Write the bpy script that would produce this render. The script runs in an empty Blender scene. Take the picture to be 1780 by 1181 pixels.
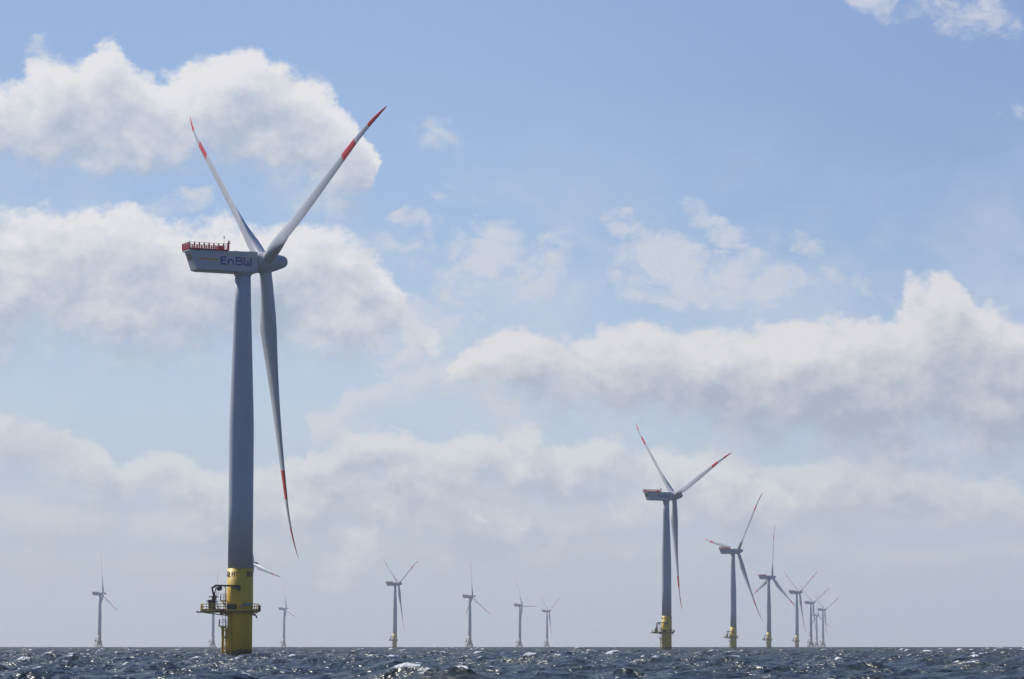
import bpy, bmesh, math, random
import numpy as np
from mathutils import Matrix, Vector
R = math.radians
scene = bpy.context.scene
col = scene.collection

# ------------------------------------------------------------------ camera
CAM_H = 2.9
PITCH = 5.740
cam_data = bpy.data.cameras.new("camera")
cam_data.sensor_width = 36.0
cam_data.lens = 107.19
cam_data.clip_start = 0.5
cam_data.clip_end = 40000
cam = bpy.data.objects.new("camera", cam_data)
col.objects.link(cam)
cam.location = (0, 0, CAM_H)
cam.rotation_euler = (R(90 + PITCH), R(0.0), 0)
scene.camera = cam

# ------------------------------------------------------------------ light
SUN_AZ = -54.0       # degrees from +Y (view direction) towards +X
SUN_EL = 43.0
sun_dir = Vector((math.sin(R(SUN_AZ)) * math.cos(R(SUN_EL)), math.cos(R(SUN_AZ)) * math.cos(R(SUN_EL)), math.sin(R(SUN_EL))))
sd = bpy.data.lights.new("sun", 'SUN')
sd.energy = 4.0
sd.angle = R(0.53)
sd.color = (1.0, 0.95, 0.87)
so = bpy.data.objects.new("sun", sd)
col.objects.link(so)
so.rotation_euler = (-sun_dir).to_track_quat('-Z', 'Y').to_euler()
so.location = (0, 0, 400)

scene.view_settings.view_transform = 'Standard'
scene.view_settings.look = 'None'
scene.view_settings.exposure = 0.0
scene.view_settings.gamma = 1.0
scene.cycles.use_denoising = True
scene.cycles.max_bounces = 5
scene.cycles.volume_bounces = 1
scene.cycles.sample_clamp_indirect = 4.0
scene.cycles.caustics_reflective = False
scene.cycles.caustics_refractive = False

# ------------------------------------------------------------------ node helpers
class NT:
    def __init__(s, tree):
        s.t = tree; s.n = tree.nodes; s.l = tree.links
    def put(s, sock, v):
        if isinstance(v, (int, float)): sock.default_value = v
        elif isinstance(v, (tuple, list)):
            if len(v) == 3 and len(sock.default_value) == 4: v = (*v, 1)
            sock.default_value = v
        else: s.l.new(v, sock)
    def m(s, op, a, b=None, c=None, clamp=False):
        n = s.n.new('ShaderNodeMath'); n.operation = op; n.use_clamp = clamp
        s.put(n.inputs[0], a)
        if b is not None: s.put(n.inputs[1], b)
        if c is not None: s.put(n.inputs[2], c)
        return n.outputs[0]
    def add(s, a, b): return s.m('ADD', a, b)
    def sub(s, a, b): return s.m('SUBTRACT', a, b)
    def mul(s, a, b): return s.m('MULTIPLY', a, b)
    def mad(s, a, b, c): return s.m('MULTIPLY_ADD', a, b, c)
    def ss(s, v, lo, hi, tmin=0.0, tmax=1.0):
        n = s.n.new('ShaderNodeMapRange'); n.interpolation_type = 'SMOOTHSTEP'
        s.put(n.inputs['Value'], v); s.put(n.inputs['From Min'], lo); s.put(n.inputs['From Max'], hi)
        s.put(n.inputs['To Min'], tmin); s.put(n.inputs['To Max'], tmax)
        return n.outputs[0]
    def mix(s, f, a, b):
        n = s.n.new('ShaderNodeMix'); n.data_type = 'RGBA'; n.clamp_factor = True
        s.put(n.inputs[0], f); s.put(n.inputs[6], a); s.put(n.inputs[7], b)
        return n.outputs[2]
    def noise(s, vec, scale, detail=4, rough=0.5, dist=0.0, dims='3D', w=None, lac=2.0, typ='FBM'):
        n = s.n.new('ShaderNodeTexNoise'); n.noise_dimensions = dims; n.noise_type = typ
        s.put(n.inputs['Vector'], vec); n.inputs['Scale'].default_value = scale
        n.inputs['Detail'].default_value = detail; n.inputs['Roughness'].default_value = rough
        n.inputs['Distortion'].default_value = dist; n.inputs['Lacunarity'].default_value = lac
        return n
    def comb(s, x, y, z=0.0):
        n = s.n.new('ShaderNodeCombineXYZ')
        s.put(n.inputs[0], x); s.put(n.inputs[1], y); s.put(n.inputs[2], z)
        return n.outputs[0]
    def sep(s, v):
        n = s.n.new('ShaderNodeSeparateXYZ'); s.put(n.inputs[0], v); return n.outputs
    def curve(s, v, pts):
        n = s.n.new('ShaderNodeFloatCurve')
        c = n.mapping.curves[0]
        while len(c.points) > 2: c.points.remove(c.points[-1])
        c.points[0].location = pts[0]; c.points[1].location = pts[-1]
        for p in pts[1:-1]: c.points.new(*p)
        n.mapping.extend = 'HORIZONTAL'
        n.mapping.use_clip = False
        n.mapping.update()
        s.put(n.inputs['Value'], v)
        return n.outputs[0]
    def ramp(s, v, stops):
        n = s.n.new('ShaderNodeValToRGB'); e = n.color_ramp.elements
        while len(e) > 1: e.remove(e[-1])
        e[0].position = stops[0][0]; e[0].color = (*stops[0][1], 1)
        for p, c in stops[1:]:
            q = e.new(p); q.color = (*c, 1)
        s.put(n.inputs[0], v)
        return n.outputs[0]

def lin(r, g, b):
    f = lambda c: (c / 255 / 12.92) if c / 255 <= 0.04045 else ((c / 255 + 0.055) / 1.055) ** 2.4
    return (f(r), f(g), f(b))

# ------------------------------------------------------------------ sky (world): Nishita light + cloud banks laid out by azimuth and elevation
world = bpy.data.worlds.new("World")
scene.world = world
world.use_nodes = True
W = NT(world.node_tree)
W.n.clear()
AZ0, AZS, ELS = -12.0, 24.0, 15.0
def sky_pt(az, el): return ((az - AZ0) / AZS, el / ELS)
_fx, _cx, _cy = 5300.0, 890.0, 590.5
def angles(x, y):
    """a point of my sketch of the cloud banks -> azimuth and elevation in degrees"""
    cp, sp = math.cos(R(PITCH)), math.sin(R(PITCH))
    dx, du = (x - _cx) / _fx, (_cy - y) / _fx
    X, Y, Z = dx, cp - du * sp, sp + du * cp
    return math.degrees(math.atan2(X, Y)), math.degrees(math.atan2(Z, math.hypot(X, Y)))

tc = W.n.new('ShaderNodeTexCoord')
dx, dy, dz = W.sep(tc.outputs['Generated'])
az = W.mul(W.m('ARCTAN2', dx, dy), 180 / math.pi)
el = W.mul(W.m('ARCSINE', dz), 180 / math.pi)
SX, SY = -0.5, 0.86               # on the sky, which way the sun lies from the clouds in view
def voro(vec, scale, detail, rough):
    n = W.n.new('ShaderNodeTexVoronoi'); n.voronoi_dimensions = '3D'; n.feature = 'F1'; n.normalize = True
    W.l.new(vec, n.inputs['Vector']); n.inputs['Scale'].default_value = scale
    n.inputs['Detail'].default_value = detail; n.inputs['Roughness'].default_value = rough
    return n.outputs['Distance']
def field(off):
    """cloud field at a point moved towards the sun by off degrees: warped azimuth, elevation, curve parameter, puffiness"""
    a = W.add(az, SX * off); e = W.add(el, SY * off)
    p = W.comb(a, W.mul(e, 1.3), 0.0)
    s1 = W.sep(W.noise(p, 0.6, 5, 0.6).outputs['Color'])
    s2 = W.sep(W.noise(p, 3.0, 5, 0.65).outputs['Color'])
    wx = W.add(W.mul(W.sub(s1[0], 0.5), 1.1), W.mul(W.sub(s2[0], 0.5), 0.30))
    wy = W.add(W.mul(W.sub(s1[1], 0.5), 0.8), W.mul(W.sub(s2[1], 0.5), 0.30))
    aw = W.add(a, wx); ew = W.add(e, wy)
    pv = W.comb(W.add(a, W.mul(wx, 0.55)), W.mul(W.add(e, W.mul(wy, 0.55)), 1.25), 2.0)
    v = voro(pv, 0.62, 4.5, 0.62)
    f = W.noise(pv, 0.55, 8, 0.62).outputs['Fac']
    F = W.add(W.mul(W.sub(0.42, v), 1.1), W.mul(W.sub(f, 0.5), 1.5))      # about -0.6 .. 0.6
    return aw, ew, W.m('MULTIPLY', W.sub(aw, AZ0), 1 / AZS), F
FS = [field(0.0), field(0.30), field(0.85)]
azw, elw = FS[0][0], FS[0][1]
P = W.comb(az, W.mul(el, 1.4), 5.0)
wisp = W.noise(P, 1.5, 7, 0.62, dist=0.6).outputs['Fac']
veil = W.noise(P, 0.35, 5, 0.55, dist=0.4).outputs['Fac']

K = 10.0                          # colours below are radiances; Background strength is 1/K
def rad(c): return tuple(v * K for v in c)
sky = W.n.new('ShaderNodeTexSky'); sky.sky_type = 'NISHITA'; sky.sun_disc = False
sky.sun_elevation = R(SUN_EL); sky.sun_rotation = R(SUN_AZ)
sky.air_density = 1.0; sky.dust_density = 1.0; sky.ozone_density = 1.5
# low band of the sky, as seen over the sea
band = W.ramp(W.m('MULTIPLY', el, 1 / 20, clamp=True), [
    (0.0, lin(187, 194, 205)), (0.06, lin(192, 199, 210)), (0.16, lin(190, 202, 218)), (0.23, lin(187, 204, 223)),
    (0.30, lin(178, 200, 225)), (0.40, lin(164, 190, 225)), (0.55, lin(153, 181, 222)), (0.68, lin(145, 174, 217)), (1.0, lin(96, 135, 195))])
side = W.ss(az, -4.0, 11.0)
band = W.mix(W.mul(side, W.ss(el, 3.0, 11.0, 0.1, 0.55)), band, lin(124, 152, 200))
bk = W.n.new('ShaderNodeVectorMath'); bk.operation = 'SCALE'
W.l.new(band, bk.inputs[0]); bk.inputs['Scale'].default_value = K
low = W.mul(W.ss(el, 13.0, 30.0, 1.0, 0.0), W.ss(W.m('ABSOLUTE', az), 16.0, 60.0, 1.0, 0.0))
deep = W.n.new('ShaderNodeVectorMath'); deep.operation = 'MULTIPLY'
W.l.new(sky.outputs[0], deep.inputs[0]); deep.inputs[1].default_value = (0.20, 0.43, 0.90)
colr = W.mix(low, deep.outputs[0], bk.outputs[0])

def layer(base, top, bot, light, shade, alpha, wt=0.5, wb=1.0, amp=1.4, gain=1.0, lift=0.0, soft=0.95):
    tp = [sky_pt(*angles(x, y)) for x, y in top]; bp = [sky_pt(*angles(x, y)) for x, y in bot]
    D = []; G = []
    for k, (aw, ew, t, F) in enumerate(FS):
        T = W.mul(W.curve(t, tp), ELS); B = W.mul(W.curve(t, bp), ELS)
        H = W.sub(T, B)
        e = W.m('MINIMUM', W.mad(W.sub(T, ew), 1 / wt, 0.1), W.mad(W.sub(ew, B), 1 / wb, 0.1))
        e = W.m('MINIMUM', e, W.mad(H, 2.2, -0.9))
        D.append(W.add(W.m('MINIMUM', e, 0.85), W.mul(F, amp)))
        if k == 0: hgt = W.m('DIVIDE', W.sub(ew, B), W.m('MAXIMUM', H, 0.3), clamp=True)
    a = W.mul(W.ss(W.add(D[0], W.mul(W.sub(wisp, 0.5), 1.1)), -0.05, W.mad(hgt, -0.6 * soft, 1.15 * soft)), alpha)
    t = W.add(W.mul(W.m('MAXIMUM', D[1], 0.0), 0.45), W.mul(W.m('MAXIMUM', D[2], 0.0), 0.55))
    f = W.add(W.mad(t, -0.42 * gain, 0.80 + lift), W.mul(W.sub(hgt, 0.5), 0.6))
    f = W.add(f, W.add(W.mul(W.sub(FS[0][3], FS[1][3]), 0.75 * gain), W.mul(W.sub(FS[0][3], FS[2][3]), 0.40 * gain)))
    return W.mix(a, base, W.mix(W.m('MULTIPLY', f, 1.0, clamp=True), rad(shade), rad(light)))

WHITE = lin(226, 226, 230); GREY = lin(176, 182, 200); DGREY = lin(158, 166, 190)
# thin milky veil, then far low decks first, nearest banks last
colr = W.mix(W.mul(W.ss(veil, 0.40, 0.72, 0, 0.45), W.mul(W.ss(el, 2.0, 4.5), W.ss(el, 10.5, 7.5))), colr, rad(lin(202, 210, 224)))
E_ = 1100
def deck(pts, depth, *a, **k):
    """a bank given by its upper outline and how far its base lies below it; it thins to nothing where the outline says E_"""
    top, bot = [], []
    for i, (x, y) in enumerate(pts):
        if y == E_:
            yy = min((abs(x - q[0]), q[1]) for q in pts if q[1] != E_)[1] + 25
            top.append((x, yy)); bot.append((x, yy - 60))
        else:
            top.append((x, y)); bot.append((x, y + depth))
    k.setdefault('gain', 1.5); k.setdefault('amp', 1.8); k.setdefault('soft', 1.0)
    return layer(colr, top, bot, *a, **k)
colr = deck([(-300, 965), (0, 950), (300, 965), (600, 940), (900, 955), (1200, 930), (1500, 945), (1800, 930), (2100, 940)], 60, lin(198, 204, 212), lin(183, 190, 202), 0.55, wt=0.5, wb=0.9)
colr = deck([(-300, 880), (0, 870), (200, 890), (400, 868), (600, 875), (800, 850), (1000, 880), (1200, 850), (1400, 870), (1600, 880), (1800, 875), (2100, 880)], 70, lin(205, 210, 216), lin(184, 191, 204), 0.7, wt=0.45, wb=1.0)
colr = deck([(-300, E_), (1000, E_), (1100, 850), (1180, 800), (1300, 818), (1450, 806), (1500, 808), (1580, 822), (1640, 832), (1690, 828), (1730, 832), (1800, 850), (2100, 850)], 105, lin(212, 216, 221), lin(181, 188, 202), 0.85, wt=0.4, wb=1.1)
colr = deck([(-300, 715), (0, 727), (60, 730), (130, 745), (180, 770), (215, 800), (250, 785), (290, 780), (340, 797), (380, 815), (440, 808), (490, 805), (540, 825), (600, 900), (700, E_), (2100, E_)], 130, lin(216, 219, 223), lin(186, 194, 207), 0.85, wt=0.4, wb=1.2)
colr = deck([(-300, E_), (450, E_), (540, 850), (585, 825), (640, 815), (690, 835), (740, 850), (850, 900), (1000, E_), (2100, E_)], 105, lin(214, 217, 222), lin(185, 193, 206), 0.8, wt=0.35, wb=1.0)
colr = deck([(-300, E_), (500, E_), (560, 780), (600, 748), (660, 745), (710, 768), (750, 775), (800, 755), (860, 746), (920, 752), (955, 775), (1010, 762), (1080, 757), (1150, 775), (1220, 805), (1320, 850), (1450, E_), (2100, E_)], 125, lin(218, 220, 224), lin(183, 191, 205), 0.9, wt=0.4, wb=1.2)
colr = deck([(-300, E_), (480, E_), (560, 720), (620, 672), (700, 648), (800, 640), (880, 690), (980, E_), (2100, E_)], 60, lin(214, 217, 223), lin(193, 200, 213), 0.7, wt=0.5, wb=0.7)
colr = layer(colr, [(-300, 1000), (700, 760), (775, 680), (795, 640), (830, 600), (860, 587), (900, 572), (950, 566), (1000, 570), (1080, 578), (1120, 575), (1180, 580), (1250, 570), (1290, 560), (1360, 558), (1400, 555), (1425, 540), (1500, 550), (1555, 545), (1567, 508), (1595, 488), (1640, 488), (1672, 505), (1697, 540), (1740, 542), (1800, 548), (2100, 530)],
             [(-300, 1010), (700, 780), (790, 695), (900, 705), (1000, 730), (1050, 748), (1150, 750), (1250, 770), (1350, 790), (1450, 808), (1600, 815), (1800, 810), (2100, 800)], lin(224, 223, 226), lin(171, 180, 197), 0.95, wt=0.6, wb=1.4, gain=1.1)
colr = layer(colr, [(-300, 350), (0, 365), (60, 380), (130, 385), (170, 365), (235, 345), (260, 370), (320, 390), (380, 378), (430, 400), (480, 400), (520, 408), (560, 405), (600, 425), (640, 440), (665, 460), (690, 495), (710, 530), (735, 565), (770, 620), (850, 800), (2100, 1000)],
             [(-300, 620), (0, 605), (60, 600), (110, 605), (200, 640), (300, 625), (400, 605), (450, 622), (600, 636), (700, 628), (770, 640), (850, 810), (2100, 1010)], lin(232, 231, 233), lin(174, 185, 204), 0.95, wt=0.6, wb=1.1, gain=1.1)
colr = layer(colr, [(-300, 160), (0, 152), (60, 108), (100, 110), (130, 122), (185, 86), (215, 82), (235, 105), (290, 128), (340, 110), (380, 103), (430, 100), (465, 108), (520, 120), (550, 135), (578, 162), (598, 192), (620, 232), (640, 290), (662, 350), (700, 500), (760, 900), (2100, 1000)],
             [(-300, 280), (0, 290), (60, 300), (150, 310), (220, 312), (300, 300), (400, 312), (450, 332), (540, 352), (600, 350), (640, 340), (670, 345), (700, 510), (760, 910), (2100, 1010)], lin(233, 232, 234), lin(178, 189, 208), 0.95, wt=0.6, wb=1.0, gain=1.1)
# torn scraps of cloud
acc = None
for (x, y, rx, ry, ang, amp) in [(1072, 388, 34, 24, -30, .8), (1240, 385, 66, 26, -25, .75), (1385, 420, 52, 20, -20, .6), (1160, 450, 90, 42, -10, 1.2), (1245, 495, 120, 40, -8, 1.05), (1180, 512, 60, 26, 0, .7),
                                 (1465, 500, 90, 34, -10, .35), (835, 428, 76, 46, 10, .95), (930, 482, 70, 32, 20, .85), (780, 515, 54, 44, 0, .7), (725, 440, 50, 40, 0, .4), (765, 238, 60, 30, -25, .28), (800, 342, 56, 22, -15, .4),
                                 (1530, 2, 110, 30, -12, .5), (1690, 42, 90, 36, -8, .48), (1020, 520, 34, 22, 0, .35), (1760, 195, 40, 20, 0, .25), (690, 410, 80, 34, 20, .55), (745, 545, 84, 50, -20, .75), (700, 600, 100, 44, 10, .7), (870, 520, 70, 36, 10, .5), (300, 365, 70, 26, 15, .7), (1300, 470, 90, 36, -15, .7), (1110, 500, 60, 30, 0, .6), (960, 430, 60, 30, 0, .4), (60, 98, 30, 26, 60, .5)]:
    a0, e0 = angles(x, y); ar, er = rx / 92.5 * 1.25, ry / 92.5 * 1.25
    ca, sa = math.cos(R(ang)), math.sin(R(ang))
    ua = W.sub(azw, a0); ue = W.sub(elw, e0)
    p = W.add(W.mul(ua, ca / ar), W.mul(ue, sa / ar)); q = W.add(W.mul(ua, -sa / er), W.mul(ue, ca / er))
    d = W.m('MULTIPLY', W.sub(1.0, W.add(W.mul(p, p), W.mul(q, q))), amp)
    acc = d if acc is None else W.m('MAXIMUM', acc, d)
sc = W.ss(W.add(acc, W.mul(W.sub(wisp, 0.5), 3.2)), 0.0, 1.05, 0.0, 0.8)
sc = W.mul(sc, W.ss(acc, 0.0, 0.25))
colr = W.mix(sc, colr, W.mix(W.m('MULTIPLY_ADD', FS[1][3], -0.6, 0.75, clamp=True), rad(lin(190, 198, 215)), rad(lin(217, 219, 226))))
# broken cloud over the rest of the sky, out of frame
rest = W.mul(W.ss(W.m('ABSOLUTE', az), 12.5, 18.0), W.ss(el, 1.0, 5.0))
Pr = W.n.new('ShaderNodeVectorMath'); Pr.operation = 'SCALE'; W.l.new(tc.outputs['Generated'], Pr.inputs[0]); Pr.inputs['Scale'].default_value = 3.0
nr = W.noise(Pr.outputs[0], 1.2, 6, 0.55).outputs['Fac']
colr = W.mix(W.mul(W.ss(nr, 0.54, 0.66, 0, 0.35), rest), colr, rad(lin(205, 207, 214)))
bg = W.n.new('ShaderNodeBackground'); W.l.new(colr, bg.inputs[0]); bg.inputs[1].default_value = 1.0 / K
wo = W.n.new('ShaderNodeOutputWorld'); W.l.new(bg.outputs[0], wo.inputs[0])
world.cycles.sampling_method = 'MANUAL'
world.cycles.sample_map_resolution = 1024

# ------------------------------------------------------------------ materials
def mat(name, base, rough=0.5, metal=0.0, var=0.06, scale=1.5, streak=0.0):
    m = bpy.data.materials.new(name); m.use_nodes = True
    N = NT(m.node_tree); b = N.n['Principled BSDF']
    t = N.n.new('ShaderNodeTexCoord')
    f = N.noise(t.outputs['Object'], scale, 5, 0.6).outputs['Fac']
    d = tuple(c * (1 - 2 * var) for c in base); l = tuple(min(1, c * (1 + 2 * var)) for c in base)
    c = N.mix(f, d, l)
    if streak:
        x, y, z = N.sep(t.outputs['Object'])
        v = N.comb(N.mul(x, 3.0), N.mul(y, 3.0), N.mul(z, 0.18))
        g = N.noise(v, 1.0, 5, 0.65).outputs['Fac']
        c = N.mix(N.ss(g, 0.52, 0.78, 0, streak), c, tuple(q * 0.55 for q in base))
    N.l.new(c, b.inputs['Base Color'])
    N.l.new(N.mad(f, 0.2, rough - 0.1), b.inputs['Roughness'])
    b.inputs['Metallic'].default_value = metal
    return m
M = {}
M['tower'] = mat('tower_paint', (0.52, 0.54, 0.55), 0.45, var=0.035, scale=0.25, streak=0.2)
M['blade'] = mat('blade_gelcoat', (0.60, 0.61, 0.60), 0.38, var=0.02, scale=0.5, streak=0.06)
M['red'] = mat('red_paint', (0.74, 0.05, 0.045), 0.4, var=0.05)
M['railred'] = mat('railing_red_paint', (0.50, 0.03, 0.04), 0.45, var=0.05)
M['nacelle'] = mat('nacelle_paint', (0.50, 0.52, 0.53), 0.42, var=0.03, scale=0.7, streak=0.12)
M['dark'] = mat('dark_steel', (0.035, 0.037, 0.045), 0.5, var=0.1)
M['navy'] = mat('logo_navy', (0.045, 0.04, 0.30), 0.45, var=0.03)
M['orange'] = mat('logo_orange', (0.66, 0.36, 0.04), 0.45, var=0.03)
M['glass'] = mat('window_glass', (0.015, 0.017, 0.02), 0.08, var=0.02)
M['railyellow'] = mat('railing_yellow_paint', (0.70, 0.46, 0.025), 0.5, var=0.08, scale=3, streak=0.3)
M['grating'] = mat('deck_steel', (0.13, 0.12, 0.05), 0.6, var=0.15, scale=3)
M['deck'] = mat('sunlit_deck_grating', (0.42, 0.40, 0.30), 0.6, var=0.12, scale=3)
M['sign'] = mat('sign_blue_grey', (0.22, 0.26, 0.36), 0.5, var=0.05)
M['banner'] = mat('green_mesh_banner', (0.05, 0.06, 0.02), 0.7, var=0.3, scale=4)
M['rust'] = mat('rust_red_paint', (0.25, 0.03, 0.03), 0.6, var=0.2, scale=4)
M['grey'] = mat('galvanised_steel', (0.35, 0.36, 0.37), 0.5, var=0.1, scale=3)
def foundation_mat():
    m = bpy.data.materials.new('yellow_coating_with_marine_growth'); m.use_nodes = True
    N = NT(m.node_tree); b = N.n['Principled BSDF']
    t = N.n.new('ShaderNodeTexCoord'); x, y, z = N.sep(t.outputs['Object'])
    f = N.noise(t.outputs['Object'], 1.2, 6, 0.6).outputs['Fac']
    c = N.mix(f, (0.76, 0.48, 0.012), (0.86, 0.57, 0.03))
    v = N.comb(N.mul(x, 2.2), N.mul(y, 2.2), N.mul(z, 0.22))
    g = N.noise(v, 1.0, 6, 0.65).outputs['Fac']
    c = N.mix(N.ss(g, 0.52, 0.75, 0, 0.45), c, (0.34, 0.23, 0.03))
    r = N.noise(t.outputs['Object'], 0.9, 6, 0.7).outputs['Fac']
    c = N.mix(N.ss(r, 0.70, 0.76, 0, 0.7), c, (0.22, 0.07, 0.015))
    w = N.noise(t.outputs['Object'], 0.45, 4, 0.6).outputs['Fac']
    edge = N.sub(z, N.mad(w, 2.4, 0.8))
    c = N.mix(N.ss(edge, 0.25, 0.0, 0, 1.0), c, (0.018, 0.02, 0.016))
    c = N.mix(N.ss(z, 4.5, 1.5, 0, 0.35), c, (0.34, 0.28, 0.04))
    N.l.new(c, b.inputs['Base Color']); N.l.new(N.mad(f, 0.25, 0.38), b.inputs['Roughness'])
    return m
M['yellow'] = foundation_mat()
M['hazed_yellow'] = mat('haze_paled_yellow_coating', (0.42, 0.37, 0.20), 0.55, var=0.1, scale=0.8, streak=0.4)  # yellow greyed in the colour for distance haze on far jackets, plus streaks

# ------------------------------------------------------------------ mesh helpers
class MB:
    """collects shapes and links them as one mesh object"""
    def __init__(s): s.v = []; s.f = []; s.mi = []; s.sm = []
    def add(s, v, f, mi=0, smooth=False, mtx=None):
        o = len(s.v)
        if mtx is not None: v = [tuple(mtx @ Vector(p)) for p in v]
        s.v += [tuple(p) for p in v]
        for i, q in enumerate(f):
            s.f.append([k + o for k in q]); s.mi.append(mi if isinstance(mi, int) else mi[i]); s.sm.append(smooth)
    def box(s, c, d, mi=0, mtx=None, bev=0.0):
        x, y, z = c; a, b, h = (q / 2 for q in d)
        v = [(x + i * a, y + j * b, z + k * h) for k in (-1, 1) for j in (-1, 1) for i in (-1, 1)]
        f = [(0, 2, 3, 1), (4, 5, 7, 6), (0, 1, 5, 4), (2, 6, 7, 3), (0, 4, 6, 2), (1, 3, 7, 5)]
        s.add(v, f, mi, False, mtx)
    def tube(s, a, b, r, r2=None, n=8, mi=0, cap=True):
        a = Vector(a); b = Vector(b); r2 = r if r2 is None else r2
        d = (b - a).normalized(); u = d.cross(Vector((0, 0, 1)) if abs(d.z) < .9 else Vector((1, 0, 0))).normalized(); w = d.cross(u)
        v = []
        for p, q in ((a, r), (b, r2)):
            for i in range(n):
                t = 2 * math.pi * i / n; v.append(p + u * math.cos(t) * q + w * math.sin(t) * q)
        s.add(v, [(i, i + n, (i + 1) % n + n, (i + 1) % n) for i in range(n)], mi, True)
        if cap: s.add(v, [tuple(range(n)), tuple(range(2 * n - 1, n - 1, -1))], mi, False)
    def path(s, pts, r, n=8, mi=0):
        for a, b in zip(pts, pts[1:]): s.tube(a, b, r, n=n, mi=mi)
    def lathe(s, prof, n=48, mi=0, mtx=None, cap=True, smooth=True):
        v = []; f = []; ml = []
        for r, z in prof:
            for i in range(n):
                t = 2 * math.pi * i / n; v.append((r * math.cos(t), r * math.sin(t), z))
        for k in range(len(prof) - 1):
            for i in range(n):
                j = (i + 1) % n
                f.append((k * n + i, k * n + j, (k + 1) * n + j, (k + 1) * n + i)); ml.append(mi if isinstance(mi, int) else mi[k])
        s.add(v, f, ml, smooth, mtx)
        if cap:
            L = (len(prof) - 1) * n
            s.add([v[i] for i in range(n)] + [v[L + i] for i in range(n)], [tuple(range(n - 1, -1, -1)), tuple(range(n, 2 * n))], 0, False, mtx)
    def build(s, name, mats, parent=None, loc=None, rot=None, mtx=None):
        me = bpy.data.meshes.new(name)
        me.from_pydata(s.v, [], s.f)
        me.polygons.foreach_set('material_index', s.mi)
        me.polygons.foreach_set('use_smooth', s.sm)
        for m in (mats if isinstance(mats, (list, tuple)) else [mats]): me.materials.append(m)
        bm = bmesh.new(); bm.from_mesh(me); bmesh.ops.remove_doubles(bm, verts=bm.verts, dist=1e-4)
        bmesh.ops.recalc_face_normals(bm, faces=bm.faces)
        bm.to_mesh(me); bm.free()
        me.update()
        o = bpy.data.objects.new(name, me); col.objects.link(o)
        if parent: o.parent = parent
        if mtx is not None: o.matrix_local = mtx
        if loc: o.location = loc
        if rot: o.rotation_euler = rot
        return o

# ------------------------------------------------------------------ turbine dimensions (metres)
HUBZ, TILT, OH = 78.4, R(6.0), 4.6
TIP = 59.5
def blade_mesh():
    mb = MB()
    n = 28
    rs = [1.35, 2.2, 3.2, 4.6, 6, 7.5, 9, 10.5, 11.8, 12.8, 13.8, 15, 17, 19.5, 22, 25, 28, 31, 34, 37, 39.5, 41.5, 43.5, 45.5, 47.4, 49.2, 51.2, 53.0, 54.6, 56, 57.2, 58.2, 58.9, 59.3, 59.5]
    chord = lambda r: float(np.interp(r, [1, 3, 6, 9, 11, 12.8, 13.8, 17, 22, 28, 34, 41.5, 47.4, 53, 56, 58, 59, 59.5], [2.45, 2.45, 2.75, 3.35, 3.85, 4.2, 4.2, 3.95, 3.45, 2.86, 2.34, 1.80, 1.42, 1.05, 0.80, 0.52, 0.3, 0.1]))
    thick = lambda r: float(np.interp(r, [1, 3, 6, 9, 12, 16, 22, 30, 40, 50, 59.5], [1.0, 1.0, 0.82, 0.60, 0.45, 0.36, 0.29, 0.24, 0.20, 0.18, 0.16]))
    twist = lambda r: float(np.interp(r, [1, 9, 13, 18, 23, 28, 35, 41.5, 53, 59.5], [31, 30, 27.5, 21, 16, 11.5, 7.5, 4.5, -1.5, -3]))
    circ = lambda r: float(np.interp(r, [1, 3, 6, 9, 12], [1.0, 1.0, 0.62, 0.22, 0.0]))
    ax = lambda r: float(np.interp(r, [1, 4, 13, 40, 59.5], [0.5, 0.5, 0.36, 0.32, 0.35]))
    def sect(r):
        c, t, b, k, xa = chord(r), thick(r), R(twist(r)), circ(r), ax(r)
        bend = math.sin(R(2.3)) * r + 1.3 * (r / TIP) ** 2.5 + 1.0 * max(0, (r - 48) / 11.5) ** 2
        out = []
        for i in range(n):
            th = 2 * math.pi * i / n
            x = 0.5 + 0.5 * math.cos(th)                      # 1 = trailing edge, 0 = leading edge
            y = 5 * t * (0.2969 * math.sqrt(max(x, 0)) - 0.126 * x - 0.3516 * x * x + 0.2843 * x ** 3 - 0.1036 * x ** 4)
            cam_ = 0.06 * t * 4 * x * (1 - x)
            ya = (y if th <= math.pi else -y) + cam_
            yc = 0.5 * math.sin(th)
            yy = (1 - k) * ya + k * yc
            px, py = (x - xa) * c, -yy * c                    # suction side faces downwind (-Y)
            # chord frame -> blade frame: X towards trailing edge, Y upwind
            X = px * math.cos(b) + py * math.sin(b)
            Y = -px * math.sin(b) + py * math.cos(b)
            out.append((X, Y + bend, r))
        return out
    v = [p for r in rs for p in sect(r)]
    f = []; mi = []
    for k in range(len(rs) - 1):
        rm = (rs[k] + rs[k + 1]) / 2
        band_ = 1 if (41.5 < rm < 47.4 or rm > 53.0) else 0
        for i in range(n):
            j = (i + 1) % n
            f.append((k * n + i, k * n + j, (k + 1) * n + j, (k + 1) * n + i)); mi.append(band_)
    mb.add(v, f, mi, True)
    mb.add([v[-n + i] for i in range(n)], [tuple(range(n))], 1, False)
    # root bolt collar
    mb.lathe([(1.36, 1.55), (1.36, 1.95), (1.24, 1.98)], 28, 0, cap=False)
    return mb

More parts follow.
